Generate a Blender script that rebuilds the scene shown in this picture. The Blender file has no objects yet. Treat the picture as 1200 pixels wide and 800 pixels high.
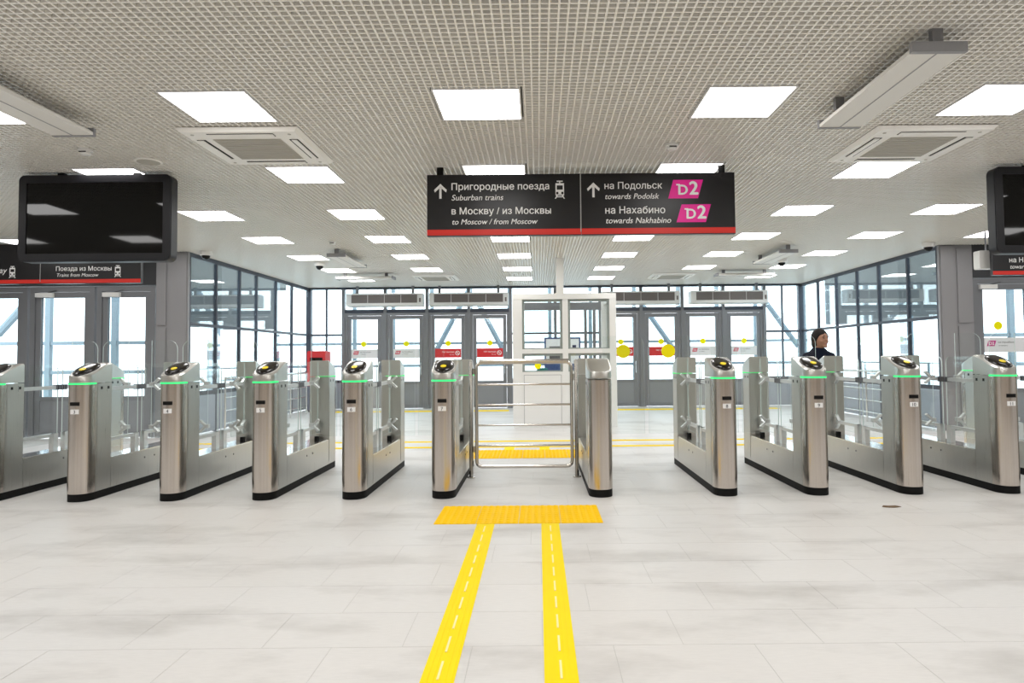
import bpy, bmesh, math, random
from mathutils import Matrix, Vector, Euler
random.seed(7)
S = bpy.context.scene
COL = S.collection
PI = math.pi
R = math.radians

# ------------------------------------------------------------------ camera, sky, exposure
CAMZ = 1.27
cam_d = bpy.data.cameras.new('camera')
cam = bpy.data.objects.new('camera', cam_d); COL.objects.link(cam); S.camera = cam
cam_d.sensor_width = 36.0; cam_d.lens = 24.0
cam_d.clip_start = 0.05; cam_d.clip_end = 300
PITCH, ROLL = R(2.2), -0.009
cam.location = (0, 0, CAMZ)
cam.matrix_world = Matrix.Translation((0, 0, CAMZ)) @ Matrix.Rotation(PI/2 + PITCH, 4, 'X') @ Matrix.Rotation(ROLL, 4, 'Z')
cam_d.shift_x = -30/1200
cam_d.shift_y = -12.7/1200

W = bpy.data.worlds.new('overcast_sky'); S.world = W; W.use_nodes = True
bg = W.node_tree.nodes['Background']
bg.inputs[0].default_value = (0.93, 0.97, 1.0, 1); bg.inputs[1].default_value = 3.5
S.view_settings.view_transform = 'Standard'; S.view_settings.look = 'None'
S.view_settings.gamma = 1.0; S.view_settings.use_curve_mapping = False
S.view_settings.exposure = 0.30
S.cycles.transparent_max_bounces = 40
PANEL_LIGHT = 9.0
CEIL = 3.06

# ------------------------------------------------------------------ materials
def nt(name):
    m = bpy.data.materials.new(name); m.use_nodes = True
    return m, m.node_tree.nodes, m.node_tree.links
def mat(name, col, rough=0.5, metal=0.0, spec=0.5, emit=None, es=0.0, noise=0.0, nscale=8.0, stretch=(1, 1, 1), coat=0.0):
    m, N, L = nt(name)
    b = N['Principled BSDF']
    b.inputs['Base Color'].default_value = (*col, 1); b.inputs['Roughness'].default_value = rough
    b.inputs['Metallic'].default_value = metal; b.inputs['Specular IOR Level'].default_value = spec
    b.inputs['Coat Weight'].default_value = coat
    if emit:
        b.inputs['Emission Color'].default_value = (*emit, 1); b.inputs['Emission Strength'].default_value = es
    if noise:
        tc = N.new('ShaderNodeTexCoord'); mp = N.new('ShaderNodeMapping'); mp.inputs['Scale'].default_value = stretch
        n = N.new('ShaderNodeTexNoise'); n.inputs['Scale'].default_value = nscale; n.inputs['Detail'].default_value = 4
        L.new(tc.outputs['Object'], mp.inputs[0]); L.new(mp.outputs[0], n.inputs[0])
        mx = N.new('ShaderNodeMix'); mx.data_type = 'RGBA'
        mx.inputs[6].default_value = (*[c*(1-noise) for c in col], 1); mx.inputs[7].default_value = (*[min(1, c*(1+noise)) for c in col], 1)
        L.new(n.outputs[0], mx.inputs[0]); L.new(mx.outputs[2], b.inputs['Base Color'])
        if metal > .5:
            mr = N.new('ShaderNodeMapRange'); mr.inputs[3].default_value = rough*.75; mr.inputs[4].default_value = rough*1.3
            L.new(n.outputs[0], mr.inputs[0]); L.new(mr.outputs[0], b.inputs['Roughness'])
    return m
def glass_mat(name, tint, refl=0.05, power=4.0, gl=0.85):
    m, N, L = nt(name)
    N.remove(N['Principled BSDF'])
    tr = N.new('ShaderNodeBsdfTransparent'); tr.inputs[0].default_value = (*tint, 1)
    g = N.new('ShaderNodeBsdfGlossy'); g.inputs['Roughness'].default_value = 0.0; g.inputs[0].default_value = (1, 1, 1, 1)
    lw = N.new('ShaderNodeLayerWeight'); lw.inputs[0].default_value = 0.5
    p = N.new('ShaderNodeMath'); p.operation = 'POWER'; p.inputs[1].default_value = power
    L.new(lw.outputs['Facing'], p.inputs[0])
    mr = N.new('ShaderNodeMapRange'); mr.inputs[3].default_value = refl; mr.inputs[4].default_value = gl
    L.new(p.outputs[0], mr.inputs[0])
    mx = N.new('ShaderNodeMixShader'); L.new(mr.outputs[0], mx.inputs[0]); L.new(tr.outputs[0], mx.inputs[1]); L.new(g.outputs[0], mx.inputs[2])
    L.new(mx.outputs[0], N['Material Output'].inputs[0])
    return m
M = {}
M['steel'] = mat('brushed_steel', (.53, .525, .50), .30, 1.0, noise=.10, nscale=14, stretch=(9, 9, .25))
M['steel_front_reflections'] = mat('brushed_steel_front_reflections', (.61, .56, .515), .22, 1.0, noise=.24, nscale=9, stretch=(9, 9, .05))  # brushed grain, with brownish reflection streaks painted into the colour
M['steel_smooth'] = mat('polished_steel', (.74, .73, .71), .16, 1.0)
M['steel_satin'] = mat('satin_steel_head', (.62, .61, .58), .30, 1.0)
M['chrome_dark'] = mat('dark_hinge_metal', (.16, .16, .17), .35, .8)
M['arm'] = mat('cast_aluminium_arm', (.66, .68, .68), .35, .7)
M['black'] = mat('black_plastic', (.006, .006, .006), .28, spec=.25)
M['black_matte'] = mat('black_matte', (.006, .006, .006), .6, spec=.15)
M['reader'] = mat('reader_gloss_black', (.008, .006, .005), .14, spec=.45)
M['yellow_spot'] = mat('reader_yellow_spot', (.95, .72, .0), .4)
M['white_label'] = mat('white_label', (.86, .85, .85), .5)
M['led'] = mat('green_led', (.01, .25, .08), .4, emit=(.03, .85, .17), es=1.25)
M['glass'] = glass_mat('clear_glass', (.970, .985, .98), .02, 4.5, .5)
M['glass_edge'] = mat('glass_edge', (.66, .76, .74), .2)
M['window_glass'] = glass_mat('window_glass', (.86, .93, .95), .06, 3.0, .75)
M['mullion'] = mat('mullion_grey', (.06, .068, .09), .42, .3)
M['door_grey'] = mat('door_frame_grey', (.215, .22, .235), .42, .2)
M['door_panel'] = mat('door_panel_grey', (.27, .28, .30), .45, .2)
M['column_grey'] = mat('column_grey_panel', (.30, .295, .305), .42, .2)
M['sill_panel'] = mat('sill_panel_blue_grey', (.34, .38, .44), .5)
M['white_metal'] = mat('white_painted_metal', (.82, .81, .79), .4)
M['ac_white'] = mat('ac_white_plastic', (.90, .88, .84), .45)
M['ac_grille'] = mat('ac_grille_beige', (.50, .48, .43), .6)
M['grille_brown'] = mat('grille_brown', (.19, .165, .155), .6)
M['heater'] = mat('heater_panel', (.74, .72, .68), .45)
M['heater_end'] = mat('heater_end_grey', (.28, .28, .29), .5)
M['bracket_grey'] = mat('bracket_grey', (.22, .22, .23), .5)
M['bar'] = mat('ceiling_bar_white', (.90, .875, .82), .35, spec=.5)
M['plenum'] = mat('plenum_grey', (.20, .185, .165), .9)
M['rim'] = mat('light_rim', (.85, .85, .85), .4)
M['sign_black'] = mat('sign_anthracite', (.012, .0115, .0135), .30, spec=.4)
M['sign_red'] = mat('sign_red', (.72, .022, .012), .38)
M['sign_white'] = mat('sign_white', (.96, .96, .96), .5)
M['sign_pink'] = mat('sign_pink', (.95, .008, .36), .4)
M['divider'] = mat('sign_divider', (.45, .45, .45), .4)
M['poster_red'] = mat('poster_red', (.68, .02, .025), .45)
M['poster_white'] = mat('poster_white', (.80, .80, .82), .5)
M['poster_logo'] = mat('poster_logo_red', (.60, .01, .06), .5)
M['poster_pink'] = mat('poster_logo_pink', (.55, .01, .22), .5)
M['text_dark'] = mat('text_dark', (.08, .08, .09), .6)
M['sticker'] = mat('yellow_sticker', (1.0, .93, .0), .5, spec=.2)
M['sticker_bright'] = mat('yellow_sticker_bright', (1.0, .86, .0), .5, spec=.2)
M['tactile'] = mat('tactile_yellow', (1.0, .60, .0), .6, spec=.15, noise=.05, nscale=6)
M['tactile_line'] = mat('tactile_strip_yellow', (1.0, .74, .0), .6, spec=.15, noise=.05, nscale=5)
M['tactile_highlight'] = mat('tactile_rib_highlight', (1.0, .86, .38), .5)  # paler yellow paints the highlight along the raised centre rib
M['tv_bezel'] = mat('tv_bezel', (.010, .010, .013), .38, spec=.3)
M['tv_screen'] = mat('tv_screen', (.002, .002, .002), .04, spec=.28)
M['gate_steel'] = mat('gate_tube_steel', (.60, .57, .53), .2, 1.0)
M['post_dark'] = mat('gate_post_steel', (.38, .36, .33), .25, 1.0)
M['booth'] = mat('booth_white', (.84, .84, .83), .4)
M['booth_line'] = mat('booth_groove', (.35, .35, .36), .6)
M['inner_grey'] = mat('booth_inner_frame', (.36, .38, .37), .5)
M['blue'] = mat('board_blue', (.02, .055, .19), .4)
M['navy'] = mat('navy', (.02, .03, .10), .4)
M['teal'] = mat('teal_plastic', (.0, .22, .22), .4)
M['rear_wall'] = mat('rear_wall_tan', (.50, .43, .36), .7, noise=.12, nscale=2.5)
M['side_wall'] = mat('side_wall_grey', (.58, .57, .56), .6)
M['dark_soffit'] = mat('dark_soffit', (.035, .036, .04), .6)
M['out_steel'] = mat('outdoor_steel', (.23, .285, .325), .5, .2)
M['out_dark'] = mat('outdoor_dark_cladding', (.035, .042, .045), .6, noise=.15, nscale=2)
M['out_ground'] = mat('outdoor_concrete', (.62, .63, .63), .85, noise=.1, nscale=1.2)
M['skin'] = mat('skin', (.40, .205, .13), .55)
M['hair'] = mat('hair_dark', (.010, .007, .006), .55, spec=.2, noise=.4, nscale=30, stretch=(4, 4, 1))
M['jacket'] = mat('jacket_navy', (.006, .009, .022), .8, spec=.15)
M['trousers'] = mat('trousers_black', (.014, .014, .018), .75)
M['shoe'] = mat('shoe_black', (.012, .012, .012), .4)
M['eye'] = mat('eye_dark', (.03, .02, .015), .3)
M['lip'] = mat('lip', (.38, .14, .12), .5)
M['leaf'] = mat('dry_leaf', (.16, .10, .055), .8)

def light_mat():
    m, N, L = nt('led_diffuser'); N.remove(N['Principled BSDF'])
    e = N.new('ShaderNodeEmission'); e.inputs[0].default_value = (1, .985, .965, 1); e.inputs[1].default_value = PANEL_LIGHT
    L.new(e.outputs[0], N['Material Output'].inputs[0]); m.cycles.emission_sampling = 'FRONT'; return m
M['diffuser'] = light_mat()
def floor_mat():
    m, N, L = nt('floor_slab_stone'); b = N['Principled BSDF']
    g = N.new('ShaderNodeNewGeometry'); mp = N.new('ShaderNodeMapping'); mp.inputs['Scale'].default_value = (.55, 1.3, 1)
    mp.inputs['Rotation'].default_value = (0, 0, .35)
    L.new(g.outputs['Position'], mp.inputs[0])
    n1 = N.new('ShaderNodeTexNoise'); n1.inputs['Scale'].default_value = 1.5; n1.inputs['Detail'].default_value = 6; n1.inputs['Roughness'].default_value = .6
    L.new(mp.outputs[0], n1.inputs[0])
    cr = N.new('ShaderNodeValToRGB'); e = cr.color_ramp.elements
    e[0].position = .30; e[0].color = (.50, .49, .475, 1); e[1].position = .50; e[1].color = (.67, .665, .655, 1)
    L.new(n1.outputs[0], cr.inputs[0])
    n2 = N.new('ShaderNodeTexNoise'); n2.inputs['Scale'].default_value = 40; n2.inputs['Detail'].default_value = 3
    mp2 = N.new('ShaderNodeMapping'); mp2.inputs['Scale'].default_value = (.4, 2.2, 1); L.new(g.outputs['Position'], mp2.inputs[0]); L.new(mp2.outputs[0], n2.inputs[0])
    mr = N.new('ShaderNodeMapRange'); mr.inputs[3].default_value = .93; mr.inputs[4].default_value = 1.06; L.new(n2.outputs[0], mr.inputs[0])
    n3 = N.new('ShaderNodeTexNoise'); n3.inputs['Scale'].default_value = .45; L.new(g.outputs['Position'], n3.inputs[0])
    warm = N.new('ShaderNodeMix'); warm.data_type = 'RGBA'; warm.inputs[6].default_value = (.99, 1, 1.02, 1); warm.inputs[7].default_value = (1.02, .975, .93, 1)
    L.new(n3.outputs[0], warm.inputs[0])
    mul = N.new('ShaderNodeMix'); mul.data_type = 'RGBA'; mul.blend_type = 'MULTIPLY'; mul.inputs[0].default_value = 1
    L.new(cr.outputs[0], mul.inputs[6]); L.new(warm.outputs[2], mul.inputs[7])
    vm = N.new('ShaderNodeVectorMath'); vm.operation = 'SCALE'; L.new(mul.outputs[2], vm.inputs[0]); L.new(mr.outputs[0], vm.inputs['Scale'])
    L.new(vm.outputs[0], b.inputs['Base Color']); b.inputs['Roughness'].default_value = .42
    b.inputs['Specular IOR Level'].default_value = .4
    return m
M['floor'] = floor_mat()
M['grout'] = mat('floor_grout', (.54, .53, .51), .8)

# ------------------------------------------------------------------ mesh builder
class MB:
    def __init__(s): s.v = []; s.f = []; s.m = []; s.mats = []; s.cur = 0
    def mat(s, k):
        if k not in s.mats: s.mats.append(k)
        s.cur = s.mats.index(k); return s
    def face(s, f): s.f.append(tuple(f)); s.m.append(s.cur)
    def box(s, x0, x1, y0, y1, z0, z1):
        b = len(s.v)
        s.v += [(x0,y0,z0),(x1,y0,z0),(x1,y1,z0),(x0,y1,z0),(x0,y0,z1),(x1,y0,z1),(x1,y1,z1),(x0,y1,z1)]
        for f in ((3,2,1,0),(4,5,6,7),(0,1,5,4),(1,2,6,5),(2,3,7,6),(3,0,4,7)): s.face([b+i for i in f])
        return s
    def prism(s, pts, lo, hi, axis='z', side=None):
        # pts: 2D loop; axis z: (x,y)->z ; y: (x,z)->y ; x: (y,z)->x
        def P(p, h): return {'z': (p[0], p[1], h), 'y': (p[0], h, p[1]), 'x': (h, p[0], p[1])}[axis]
        n = len(pts); b = len(s.v)
        s.v += [P(p, lo) for p in pts] + [P(p, hi) for p in pts]
        s.face([b+i for i in reversed(range(n))]); s.face([b+n+i for i in range(n)])
        c = s.cur
        if side: s.mat(side)
        for i in range(n):
            j = (i+1) % n; s.face([b+i, b+j, b+n+j, b+n+i])
        s.cur = c
        return s
    def tube(s, path, r, n=8, closed=False):
        P = [Vector(p) for p in path]; rings = []
        N_ = len(P)
        ref = None
        for i, p in enumerate(P):
            if closed: d = (P[(i+1) % N_]-P[i-1])
            else: d = (P[min(i+1, N_-1)]-P[max(i-1, 0)])
            d.normalize()
            if ref is None: ref = Vector((0, 0, 1)) if abs(d.z) < .9 else Vector((1, 0, 0))
            a = d.cross(ref)
            if a.length < 1e-4: a = d.cross(Vector((0, 1, 0)))
            a.normalize(); bb = a.cross(d).normalized(); ref = bb.copy()
            rr = r[i] if isinstance(r, (list, tuple)) else r
            b = len(s.v)
            for k in range(n):
                t = 2*PI*k/n; s.v.append(tuple(p + a*math.cos(t)*rr + bb*math.sin(t)*rr))
            rings.append(b)
        m = N_ if closed else N_-1
        for i in range(m):
            b0, b1 = rings[i], rings[(i+1) % N_]
            for k in range(n): s.face([b0+k, b0+(k+1) % n, b1+(k+1) % n, b1+k])
        if not closed:
            s.face([rings[0]+k for k in reversed(range(n))]); s.face([rings[-1]+k for k in range(n)])
        return s
    def lathe(s, prof, n=20, c=(0, 0), axis='z'):
        rings = []
        for r, h in prof:
            b = len(s.v)
            for k in range(n):
                t = 2*PI*k/n; x, y = c[0]+r*math.cos(t), c[1]+r*math.sin(t)
                s.v.append((x, y, h) if axis == 'z' else (x, h, y))
            rings.append(b)
        for b0, b1 in zip(rings, rings[1:]):
            for k in range(n): s.face([b0+k, b0+(k+1) % n, b1+(k+1) % n, b1+k])
        s.face([rings[0]+k for k in reversed(range(n))]); s.face([rings[-1]+k for k in range(n)])
        return s
    def ellipsoid(s, c, r, n=16, m=10):
        b = len(s.v); rings = []
        for i in range(1, m):
            t = PI*i/m; ring = []
            for k in range(n):
                p = 2*PI*k/n
                ring.append(len(s.v)); s.v.append((c[0]+r[0]*math.sin(t)*math.cos(p), c[1]+r[1]*math.sin(t)*math.sin(p), c[2]-r[2]*math.cos(t)))
            rings.append(ring)
        lo = len(s.v); s.v.append((c[0], c[1], c[2]-r[2])); hi = len(s.v); s.v.append((c[0], c[1], c[2]+r[2]))
        for a, d in zip(rings, rings[1:]):
            for k in range(n): s.face([a[k], a[(k+1) % n], d[(k+1) % n], d[k]])
        for k in range(n):
            s.face([lo, rings[0][(k+1) % n], rings[0][k]]); s.face([hi, rings[-1][k], rings[-1][(k+1) % n]])
        return s
    def xform(s, mx):
        s.v = [tuple(mx @ Vector(v)) for v in s.v]; return s
    def mesh(s, name, material=None, smooth=None):
        me = bpy.data.meshes.new(name); me.from_pydata(s.v, [], s.f); me.update()
        bm = bmesh.new(); bm.from_mesh(me); bmesh.ops.recalc_face_normals(bm, faces=bm.faces); bm.to_mesh(me); bm.free()
        if s.mats:
            for k in s.mats: me.materials.append(M[k])
            me.polygons.foreach_set('material_index', s.m)
        else: me.materials.append(M[material])
        if smooth:
            me.polygons.foreach_set('use_smooth', [True]*len(me.polygons)); me.set_sharp_from_angle(angle=R(smooth))
        return me
def link(name, me, parent=None, loc=None, rot=None):
    o = bpy.data.objects.new(name, me); COL.objects.link(o)
    if parent: o.parent = parent
    if loc: o.location = loc
    if rot: o.rotation_euler = rot
    return o
def obj(name, mb, material=None, parent=None, smooth=None, loc=None): return link(name, mb.mesh(name, material, smooth), parent, loc)
def tag(o, label, cat, group=None):
    o['label'] = label; o['category'] = cat
    if group: o['group'] = group
    return o
def thing(name, label, cat, loc=(0, 0, 0), rz=0, group=None):
    o = bpy.data.objects.new(name, None); COL.objects.link(o); o.empty_display_size = .1
    o.location = loc; o.rotation_euler = (0, 0, rz)
    return tag(o, label, cat, group)
def struct(o): o['kind'] = 'structure'; return o
def empty_struct(name, loc=(0, 0, 0)):
    o = bpy.data.objects.new(name, None); COL.objects.link(o); o.empty_display_size = .1; o.location = loc; return struct(o)
def box(*a): return MB().box(*a)
def text_mesh(body, material, width=None, size=.1, shear=0., bold=0., depth=.001):
    """flat lettering; every outer contour is filled on its own with its holes, so overlapping strokes stay solid"""
    c = bpy.data.curves.new('text', 'FONT'); c.body = body; c.size = size; c.shear = shear
    o = bpy.data.objects.new('text', c); COL.objects.link(o)
    dg = bpy.context.evaluated_depsgraph_get()
    cv = o.evaluated_get(dg).to_curve(dg, apply_modifiers=False)
    polys = []
    for sp in cv.splines:
        pts = []
        if sp.type == 'BEZIER':
            bp = sp.bezier_points; n = len(bp)
            for i in range(n):
                a, b = bp[i], bp[(i+1) % n]
                straight = (a.handle_right-a.co).length < 1e-6 and (b.handle_left-b.co).length < 1e-6
                d = (b.co-a.co); cr = abs(d.x*(a.handle_right-a.co).y-d.y*(a.handle_right-a.co).x)+abs(d.x*(b.handle_left-b.co).y-d.y*(b.handle_left-b.co).x)
                m = 1 if straight or cr < 1e-7 else 4
                for k in range(m):
                    t = k/m; q = 1-t
                    p = a.co*q**3 + a.handle_right*(3*q*q*t) + b.handle_left*(3*q*t*t) + b.co*t**3
                    pts.append(Vector((p.x, p.y, 0)))
            if n == 18 and abs(bp[0].co.x-bp[17].co.x) < 1e-5*1 and bp[9].co.x < bp[0].co.x < bp[10].co.x:   # soft and hard sign: bowl overlaps its own stem
                xo, xn = bp[0].co.x, bp[10].co.x+.0008*size
                for v in pts:
                    if abs(v.x-xo) < 1e-5: v.x = xn
        else: pts = [Vector((p.co.x, p.co.y, 0)) for p in sp.points]
        out = []
        for p in pts:
            if not out or (p-out[-1]).length > 1e-6: out.append(p)
        if len(out) > 2: polys.append(out)
    bpy.data.objects.remove(o)
    def area(p): return sum(p[i-1].x*p[i].y-p[i].x*p[i-1].y for i in range(len(p)))/2
    def inside(q, p):
        r = False
        for i in range(len(p)):
            a, b = p[i-1], p[i]
            if (a.y > q.y) != (b.y > q.y) and q.x < (b.x-a.x)*(q.y-a.y)/(b.y-a.y)+a.x: r = not r
        return r
    holes = [p for p in polys if any(q is not p and all(inside(v, q) for v in p) for q in polys)]
    outs = [p for p in polys if not any(p is h for h in holes)]
    grp = [[p] for p in outs]
    for h in holes:
        cand = [g_ for g_ in grp if inside(h[0], g_[0])]
        if cand: min(cand, key=lambda g_: abs(area(g_[0]))).append(h)
    vs, fs = [], []
    from mathutils.geometry import tessellate_polygon
    for g_ in grp:
        b0 = len(vs)
        for p in g_: vs += [(v.x, v.y) for v in p]
        fs += [tuple(b0+i for i in t) for t in tessellate_polygon(g_)]
    xs = [v[0] for v in vs]; x0, x1 = min(xs), max(xs); k = (width/(x1-x0)) if width else 1
    me = bpy.data.meshes.new('lettering'); n0 = len(vs); V3, F3 = [], []
    shifts = [(0, 0)] if not bold else [(0, 0), (bold, 0), (-bold, 0), (0, bold*.7), (0, -bold*.7)]    # heavier strokes: stacked, slightly shifted layers
    for q_, (dx, dy) in enumerate(shifts):
        V3 += [((x-x0+dx)*k, -.00008*q_, (y+dy)*k) for x, y in vs]; F3 += [tuple(i+n0*q_ for i in f) for f in fs]
    me.from_pydata(V3, [], F3); me.update()
    me.materials.append(M[material]); return me
def rounded(x0, x1, z0, z1, r, corners, n=6):
    # corners: set of 'bl','br','tr','tl'
    out = []
    for key, cx, cz, a0 in (('bl', x0, z0, PI), ('br', x1, z0, 1.5*PI), ('tr', x1, z1, 0), ('tl', x0, z1, .5*PI)):
        if key in corners:
            ox = cx + (r if 'l' in key else -r); oz = cz + (r if 'b' in key else -r)
            for i in range(n+1):
                a = a0 + .5*PI*i/n; out.append((ox + r*math.cos(a), oz + r*math.sin(a)))
        else: out.append((cx, cz))
    return out

# ------------------------------------------------------------------ setting: floor
XL, XR, YB, YS = -5.77, 6.65, 17.25, 11.25      # narrow rear bay and the return line
WL, WR, WF = -9.6, 10.4, -4.0
floor = struct(obj('floor', MB().box(WL, WR, WF, YS, -.12, -.0015).box(XL, XR, YS, YB, -.12, -.0015), 'grout'))
TW, TD, GAP = .62, .408, .0022
cells = []
row = 0; y = WF + .12
while y < YB - .02:
    off = (row % 2)*TW*.5 + (0.07 if row % 3 == 0 else 0)
    lo, hi = (WL, WR) if y + TD <= YS + .05 else (XL, XR)
    x = lo - off
    while x < hi:
        a, b = max(x, lo), min(x+TW, hi)
        if b - a > .03: cells.append((a, b, y, min(y+TD, YB)))
        x += TW
    y += TD; row += 1
def vis(c):
    cx, cy = (c[0]+c[1])/2, (c[2]+c[3])/2
    if cy < 1.9: return 1e9
    if not (-.80 < cx/cy < .74): return 1e9
    return cy
cells.sort(key=vis)
near, rest = cells[:300], cells[300:]
tile_cache = {}
for a, b, c, d in near:
    k = (round(b-a, 3), round(d-c, 3))
    if k not in tile_cache:
        w, h = k[0]/2-GAP/2, k[1]/2-GAP/2; bv = .0015
        mb = MB(); mb.prism([(-w, -h), (w, -h), (w, h), (-w, h)], -.0014, -.0005)
        n0 = len(mb.v); mb.v += [(-w+bv, -h+bv, 0), (w-bv, -h+bv, 0), (w-bv, h-bv, 0), (-w+bv, h-bv, 0)]
        mb.f.pop(1); mb.m.pop(1)
        mb.face([n0, n0+1, n0+2, n0+3])
        for i in range(4): mb.face([4+i, 4+(i+1) % 4, n0+(i+1) % 4, n0+i])
        tile_cache[k] = mb.mesh('floor_tile', 'floor')
    link('floor_tile', tile_cache[k], floor, ((a+b)/2, (c+d)/2, 0))
mb = MB()
for a, b, c, d in rest: mb.box(a+GAP/2, b-GAP/2, c+GAP/2, d-GAP/2, -.0014, 0)
o = obj('floor_tile_field', mb, 'floor', floor); o['kind'] = 'stuff'

# ------------------------------------------------------------------ setting: ceiling grid with openings for the fixtures
ceiling = struct(obj('ceiling', MB().box(WL, WR, WF, YS, CEIL+.17, CEIL+.3).box(XL, XR, YS, YB, CEIL+.17, CEIL+.3), 'plenum'))
COLS = [-7.7, -5.87, -4.05, -2.24, -.40, 1.46, 3.30, 5.10, 6.9, 8.7]
ROWS = [-.85, .95, 2.75, 4.79, 6.60, 8.45, 10.25, 12.05, 13.85, 15.55]
LIGHTS = []
for ri, ry in enumerate(ROWS):
    for ci, cx in enumerate(COLS):
        if ry > 10.9 and not (XL+.4 < cx < XR-.4): continue
        if ry > 15 and ci in (3, 6): continue
        LIGHTS.append((cx, ry, ri, ci))
AC = [(-2.31, 5.66), (3.16, 5.76), (-2.26, 15.15), (3.0, 15.2)]
HOLES = [(x-.31, x+.31, y-.31, y+.31) for x, y, _, _ in LIGHTS] + [(x-.44, x+.44, y-.44, y+.44) for x, y in AC]
def segs(lo, hi, cuts):
    out = []; a = lo
    for c0, c1 in sorted(cuts):
        if c1 <= a or c0 >= hi: continue
        if c0 > a: out.append((a, c0))
        a = max(a, c1)
    if a < hi: out.append((a, hi))
    return out
mb = MB(); BW, BH, CELL = .0055, .042, .05
i = 0; x = WL + .025
while x < WR:
    hi = YB if XL < x < XR else YS
    for a, b in segs(max(WF, 1.0), hi, [(h[2], h[3]) for h in HOLES if h[0] < x < h[1]]): mb.box(x-BW, x+BW, a, b, CEIL, CEIL+BH)
    x += CELL
y = 1.0
while y < YB:
    lo, hi = (WL, WR) if y < YS else (XL, XR)
    for a, b in segs(lo, hi, [(h[0], h[1]) for h in HOLES if h[2] < y < h[3]]): mb.box(a, b, y-BW, y+BW, CEIL+.0005, CEIL+BH-.0005)
    y += CELL
o = obj('grid_bars', mb, 'bar', ceiling); o['kind'] = 'stuff'
o = obj('ceiling_board', box(WL, WR, WF, 1.0, CEIL+.05, CEIL+.1), 'bar', ceiling)

# ------------------------------------------------------------------ setting: walls
struct(obj('wall_rear', box(WL-.2, WR+.2, WF-.2, WF, 0, CEIL+.3), 'rear_wall'))
struct(obj('wall_far_left', box(WL-.2, WL, WF, YS, 0, CEIL+.3), 'side_wall'))
struct(obj('wall_far_right', box(WR, WR+.2, WF, YS, 0, CEIL+.3), 'side_wall'))
# returns at y = YS: column cladding beside the bay, dark soffit band over the doors
w = struct(obj('wall_return_left', MB().box(-6.30, XL, YS, YS+.05, 0, CEIL+.17), 'column_grey'))
for a, b, z0, z1 in ((-6.27, -6.13, .05, 1.80), (-6.27, -6.13, 1.85, 3.0), (-6.09, XL-.02, .03, 3.04)): obj('panel', box(a, b, YS-.018, YS, z0, z1), 'column_grey', w)
obj('soffit', box(WL, -6.30, YS, YS+.3, 2.52, CEIL+.17), 'dark_soffit', w)
w = struct(obj('wall_return_right', MB().box(XR, 7.20, YS, YS+.05, 0, CEIL+.17), 'column_grey'))
for a, b, z0, z1 in ((XR+.02, 6.90, .03, 3.04), (6.94, 7.16, .05, 1.72), (6.94, 7.16, 1.77, 3.0)): obj('panel', box(a, b, YS-.018, YS, z0, z1), 'column_grey', w)
obj('soffit', box(7.20, WR, YS, YS+.3, 2.52, CEIL+.17), 'dark_soffit', w)

# side glazing of the rear bay
def side_glazing(name, X, sgn, ys):
    root = empty_struct(name, (X, 0, 0))
    for y in ys: obj('mullion', box(-.03, .03, y-.022, y+.022, 0, CEIL+.17), 'mullion', root)
    for z, h in ((.70, .035), (1.87, .026), (3.06, .07)):
        for a, b in zip(ys, ys[1:]): obj('transom', box(-.028, .028, a+.022, b-.022, z-h, z+h), 'mullion', root)
    for a, b in zip(ys, ys[1:]):
        obj('sill_panel', box(-.025, .025, a+.024, b-.024, .02, .655), 'sill_panel', root)
        for z0, z1 in ((.735, 1.844), (1.896, 2.99)):
            obj('pane', box(-.006, .006, a+.024, b-.024, z0, z1), 'window_glass', root)
    return root
YSL = [YS+.07, 12.27, 13.24, 14.04, 15.08, 16.08, YB-.05]
side_glazing('window_1', XL-.03, -1, YSL)
side_glazing('window_2', XR+.03, 1, [YS+.07, 12.25, 13.3, 14.2, 15.2, 16.2, YB-.05])

# ------------------------------------------------------------------ doors
def logo_poster(parent, x0, x1, z0, z1, y, kind):
    if kind == 'red':
        p = obj('poster', box(x0, x1, y-.006, y, z0, z1), 'poster_red', parent); p['label'] = 'red sticker with white lettering'
        w = x1-x0
        link('lettering', text_mesh('Нет выхода', 'sign_white', width=w*.46, size=.05), p, (x0+w*.27, y-.008, (z0+z1)/2+.012))
        link('lettering', text_mesh('No exit', 'sign_white', width=w*.17, size=.03), p, (x0+w*.56, y-.008, (z0+z1)/2-.05))
        cx, cz, r = x0+w*.86, (z0+z1)/2, .05
        mb = MB(); n = 20
        mb.tube([(cx+r*math.cos(2*PI*k/n), y-.008, cz+r*math.sin(2*PI*k/n)) for k in range(n)], .008, 6, True)
        mb.tube([(cx-.03, y-.008, cz+.03), (cx+.03, y-.008, cz-.03)], .008, 6)
        obj('no_entry_mark', mb, 'sign_white', p)
    else:
        p = obj('poster', box(x0, x1, y-.006, y, z0, z1), 'poster_white', parent); p['label'] = 'white sticker with slanted logo and dark lettering'
        w, h = x1-x0, z1-z0; lx, lz = x0+w*.07, z0+h*.42; lw, lh = w*.22, h*.38; sl = lh*.28
        bd = obj('logo', MB().prism([(lx, lz), (lx+lw-sl, lz), (lx+lw, lz+lh), (lx+sl, lz+lh)], y-.009, y-.006, 'y'), 'poster_logo' if kind == 'white' else 'poster_pink', p)
        link('lettering', text_mesh('D2', 'sign_white', width=lw*.55, size=.05, bold=.001), p, (lx+lw*.24, y-.010, lz+lh*.22))
        link('lettering', text_mesh('на Нахабино', 'text_dark', width=w*.40, size=.05), p, (x0+w*.34, y-.008, z0+h*.62))
        link('lettering', text_mesh('to Nakhabino', 'text_dark', width=w*.22, size=.03), p, (x0+w*.35, y-.008, z0+h*.42))
def disc(r, y0, y1, cx=0, cz=0, n=24):
    return MB().prism([(cx+r*math.cos(2*PI*k/n), cz+r*math.sin(2*PI*k/n)) for k in range(n)], y0, y1, 'y')
dn = 0
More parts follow.
